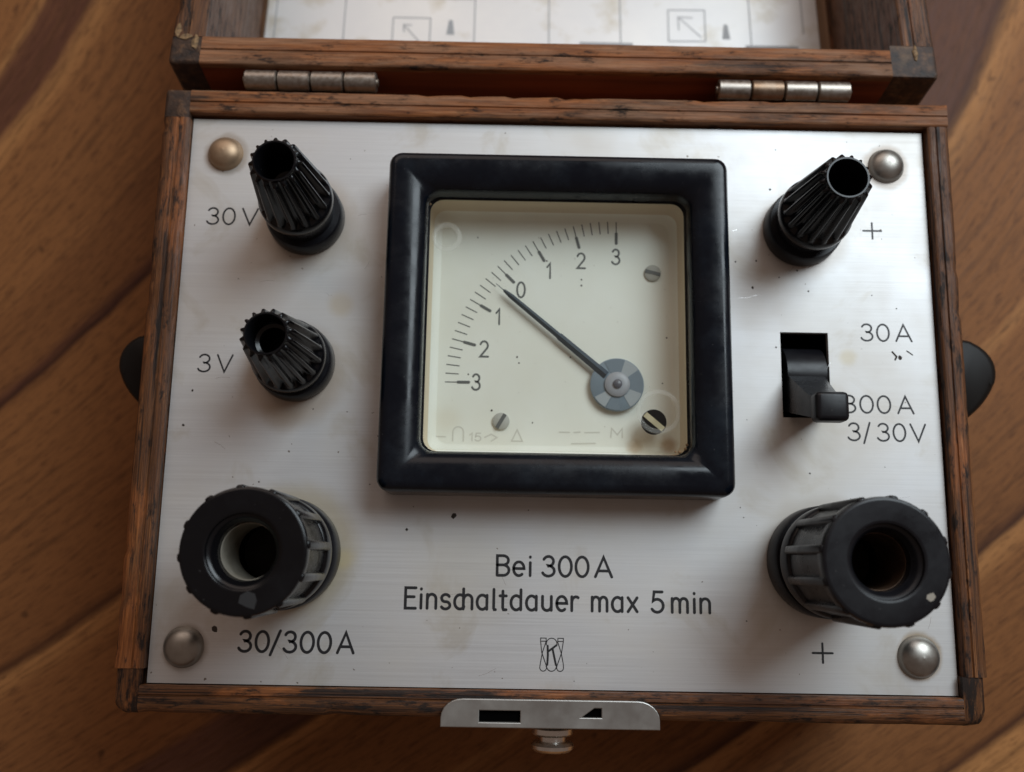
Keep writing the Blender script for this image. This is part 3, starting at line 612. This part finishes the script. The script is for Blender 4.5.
b = box_bm(56.1, 63.5, -9.1, -2.5, 17.0, 22.0, 1.1, 3); obj_bm('lever_tip', b, M['lever'], sw, 60)

# ---- hinges (axis behind the back board)
HY, HZ, HR = 80.1, 0.4, 2.55
def hinge(x0, x1, label, brown=None):
    L = [(HY+1.0*math.cos(a), HZ+1.0*math.sin(a)) for a in [2*PI*i/12 for i in range(12)]]
    pin = under(obj('hinge', *sweep([[(x0-.3, y, z) for y, z in L], [(x1+.3, y, z) for y, z in L]], True, True), M['hinge'], None, 40, label))
    n = 4; s = (x1-x0)/n
    for k in range(n):
        a, b = x0+k*s+.15, x0+(k+1)*s-.15; ls = []
        for x, r in ((a, HR-.35), (a+.3, HR), (b-.3, HR), (b, HR-.35)): ls.append([(x, HY+r*math.cos(2*PI*i/24), HZ+r*math.sin(2*PI*i/24)) for i in range(24)])
        obj('knuckle', *sweep(ls, True, True), M['brown_hinge'] if k == brown else M['hinge'], pin, 40)
    obj_bm('hinge_leaf', box_bm(x0, x1, 76.1, 76.9, -12, -0.5, .15), M['hinge'], pin)
    return pin
hinge(-80.9, -46.8, 'steel hinge below the pale wooden lid wall'); hinge(40.9, 75.2, 'steel hinge with one brown knuckle', 1)

# ---- lid, swung right over and resting on the table; modelled flat, hinged edge at y = 0, rim at z = 0
LW0, LW1, LL, LD, LT = -100.6, 98.2, 151.0, 52.0, 8.6
lid = under(obj_bm('lid', box_bm(LW0+LT, LW1-LT, LT, LL-LT, -LD, -LD+5.0), M['lid_in'], None, None, 'opened lid with worn wooden rim'))
lid.location = (0, 83.9*MM, (2.0-TZ)*MM); lid.rotation_euler = (math.radians(-8.0), 0, 0)
fb = [wood_board('board', M['wxl'], lid, LW0+8.0, LW1-12, 0, LT, -LD, 0, 0.7, 0.35, 'x', None, -1, .5)]
fb.append(wood_board('board', M['wx'], lid, LW0+8.0, LW1-8.0, LL-LT, LL, -LD, 0, 1.2, 0.3, 'x'))
wood_board('board', M['wy'], lid, LW0, LW0+LT, 8.1, LL-8.1, -LD, 0, 1.2, 0.35, 'y', None, -1, .5)
wood_board('board', M['wy'], lid, LW1-LT, LW1, 9.6, LL-8.1, -LD, 0, 1.2, 0.3, 'y')
for x0, x1, y0, y1, sx, sy in ((LW0, LW0+7.95, 0.05, 8.05, -1, -1), (LW1-11.95, LW1, .05, 9.55, 1, -1), (LW0, LW0+7.95, LL-8.05, LL, -1, 1), (LW1-7.95, LW1, LL-8.05, LL, 1, 1)):
    corner(x0, x1, y0, y1, sx, sy, 1.2, -.1, lid, -LD)
# the lid's outside is varnished red brown, only the rim is worn
for o in fb:
    o.data.materials.append(M['back'])
    for f in o.data.polygons:
        if abs(f.normal.y) > 0.8 and f.center.z < 25*MM - 1.2*MM if o.name.startswith('board') else abs(f.normal.y) > 0.8: f.material_index = 1
def splinter(x, y, lx, ly, h):
    n = 9; a0 = [(math.cos(2*PI*i/n)*random.uniform(.6, 1.15), math.sin(2*PI*i/n)*random.uniform(.6, 1.15)) for i in range(n)]
    L = [[(x+a*lx*k, y+b*ly*k, z+random.uniform(-.1, .1)*(k < 1)) for a, b in a0] for k, z in ((1, -.4), (.95, h*.4), (.55, h))]
    obj('splinter', *sweep(L, True, True), M['raw'], lid, 30)
for a in ((LW0+1.6, 9.8, .9, 2.3, .2), (LW0+3.6, 8.0, 2.0, 1.0, .12), (LW0+6.2, 6.0, 1.1, 2.6, .12), (LW1-5.5, 7.2, .75, 3.2, .35)): splinter(*a)
PZ = -LD+5.0
dp = obj_bm('diagram_plate', box_bm(-91.0, 86.0, 16, LL-14, PZ+.05, PZ+1.2, .2), M['diagram'], lid, None, 'pale printed circuit diagram plate inside the lid')
dg = [[(-88, 19), (-88, 132)], [(-66, 19), (-66, 61)], [(-66, 61), (-25, 61)], [(-24.4, 19), (-24.4, 61)], [(-.6, 19), (-.6, 90)], [(22.3, 19), (22.3, 90)], [(64, 19), (64, 90)], [(81, 50), (81, 132), (-88, 132)]]
dg += [[(-50.4, 41), (-38.5, 41), (-38.5, 53.2), (-50.4, 53.2), (-50.4, 41)], [(-41, 43), (-47, 50.5), (-44.5, 50.3)], [(-47, 50.5), (-46.8, 47.8)],
       [(37.6, 46.2), (49.4, 46.4), (49.6, 58.5), (37.8, 58.3), (37.6, 46.2)], [(48, 48), (41, 55.6), (45.5, 55.4)], [(41, 55.6), (41, 50.6)]]
lm = lines_mesh(dg, .4, PZ+1.25)
bl = [([(x, y, PZ+1.27), (x+2.6, y, PZ+1.27), (x+1.9, y+5.6, PZ+1.27), (x+.7, y+5.6, PZ+1.27)], [(0, 1, 2, 3)]) for x, y in ((-33.3, 47), (54.8, 47.4))]
bl += [([(x, 42.6, PZ+1.29), (x+17, 42.6, PZ+1.29), (x+17, 45.2, PZ+1.29), (x, 45.2, PZ+1.29)], [(0, 1, 2, 3)]) for x in (9.2, 62)]
obj('diagram_print', *join(lm, *bl), M['diagram_ink'], lid)

# ---- latch on the front
lx0, lx1, ly0, ly1 = -25.6, 23.8, -77.4, -71.2; lz = RZ+.5
def hole_plate():
    # flange outline with rounded inner corners; slot and triangle cut by building the face from strips
    bm = bmesh.new()
    out = [(lx0, ly0)]+[(lx0+5+5*math.cos(math.radians(d)), ly1-4.2+4.2*math.sin(math.radians(d))) for d in range(180, 89, -15)]
    out += [(lx1-5+5*math.cos(math.radians(d)), ly1-4.2+4.2*math.sin(math.radians(d))) for d in range(90, -1, -15)]+[(lx1, ly0)]
    slot = [(-16.9, -76.2), (-7.7, -76.2), (-7.7, -73.7), (-16.9, -73.7)]
    tri = [(6.2, -74.9), (10.6, -74.9), (10.6, -72.9), (9.0, -72.9)]
    edges = []
    for loop in (out, slot, tri):
        vs = [bm.verts.new((x, y, lz+.9)) for x, y in loop]
        edges += [bm.edges.new((vs[i], vs[(i+1) % len(vs)])) for i in range(len(vs))]
    bmesh.ops.triangle_fill(bm, use_beauty=True, use_dissolve=False, edges=edges)
    ex = bmesh.ops.extrude_face_region(bm, geom=bm.faces[:])
    bmesh.ops.translate(bm, vec=(0, 0, -.9), verts=[e for e in ex['geom'] if isinstance(e, bmesh.types.BMVert)])
    bmesh.ops.recalc_face_normals(bm, faces=bm.faces)
    es = [e for e in bm.edges if len(e.link_faces) == 2 and e.calc_face_angle(0) > 1.0 and min(v.co.z for v in e.verts) > lz+.5]
    bmesh.ops.bevel(bm, geom=es, offset=.22, segments=2, profile=.5, affect='EDGES')
    return bm
latch = under(obj_bm('latch', hole_plate(), M['zinc'], None, None, 'grey metal latch plate with slot over the front rim'))
obj_bm('latch_hole_shade', box_bm(lx0+3, lx1-3, ly0+1.3, ly1-.6, RZ+.05, RZ+.4), M['black'], latch)  # added black pad that stands for the shade inside the latch holes
obj_bm('latch_leaf', box_bm(lx0, lx1, ly0, ly0+1.2, -22, lz-.05, .2), M['zinc'], latch)
pr = [(2.6, 0), (2.6, 1.4), (4.4, 1.5), (4.9, 1.9), (4.9, 3.0), (4.4, 3.5), (3.2, 3.7), (3.2, 4.8), (4.6, 5.0), (5.1, 5.6), (5.0, 6.4), (4.2, 7.1), (.02, 7.5)]
V, F = lathe(pr, 40); V = [(x+.3, ly0-.02-z, y-9.5) for x, y, z in V]
obj('push_button', V, F, M['chrome'], latch, 40)

# ---- handle lugs on both side walls
def lug(side, y0, y1, reach, label):
    n = 18; pts = []
    for i in range(n+1):
        f = i/n; pts.append((reach*(math.sin(PI*f**0.72)**0.62), y1+(y0-y1)*f))
    loops = []
    for ins, z in ((1.2, -22), (0, -20.8), (0, -10.6), (.3, -9.7), (.9, -9.0), (1.9, -8.7)):
        loops.append([(max(0.0, x-ins*(x/reach)), y+(ins if y < (y0+y1)/2 else -ins)*.6, z) for x, y in pts])
    V, F = sweep(loops, True, True)
    xw = X1+.1 if side > 0 else X0-.1
    under(obj('handle_lug', [(xw+side*x, y, z) for x, y, z in V], F, M['leather'], None, 45, label))
lug(1, -5.5, 18.5, 13.8, 'black rounded handle lug beside the current markings'); lug(-1, -5.0, 15.5, 10.0, 'black rounded handle lug beside the 3 V mark')
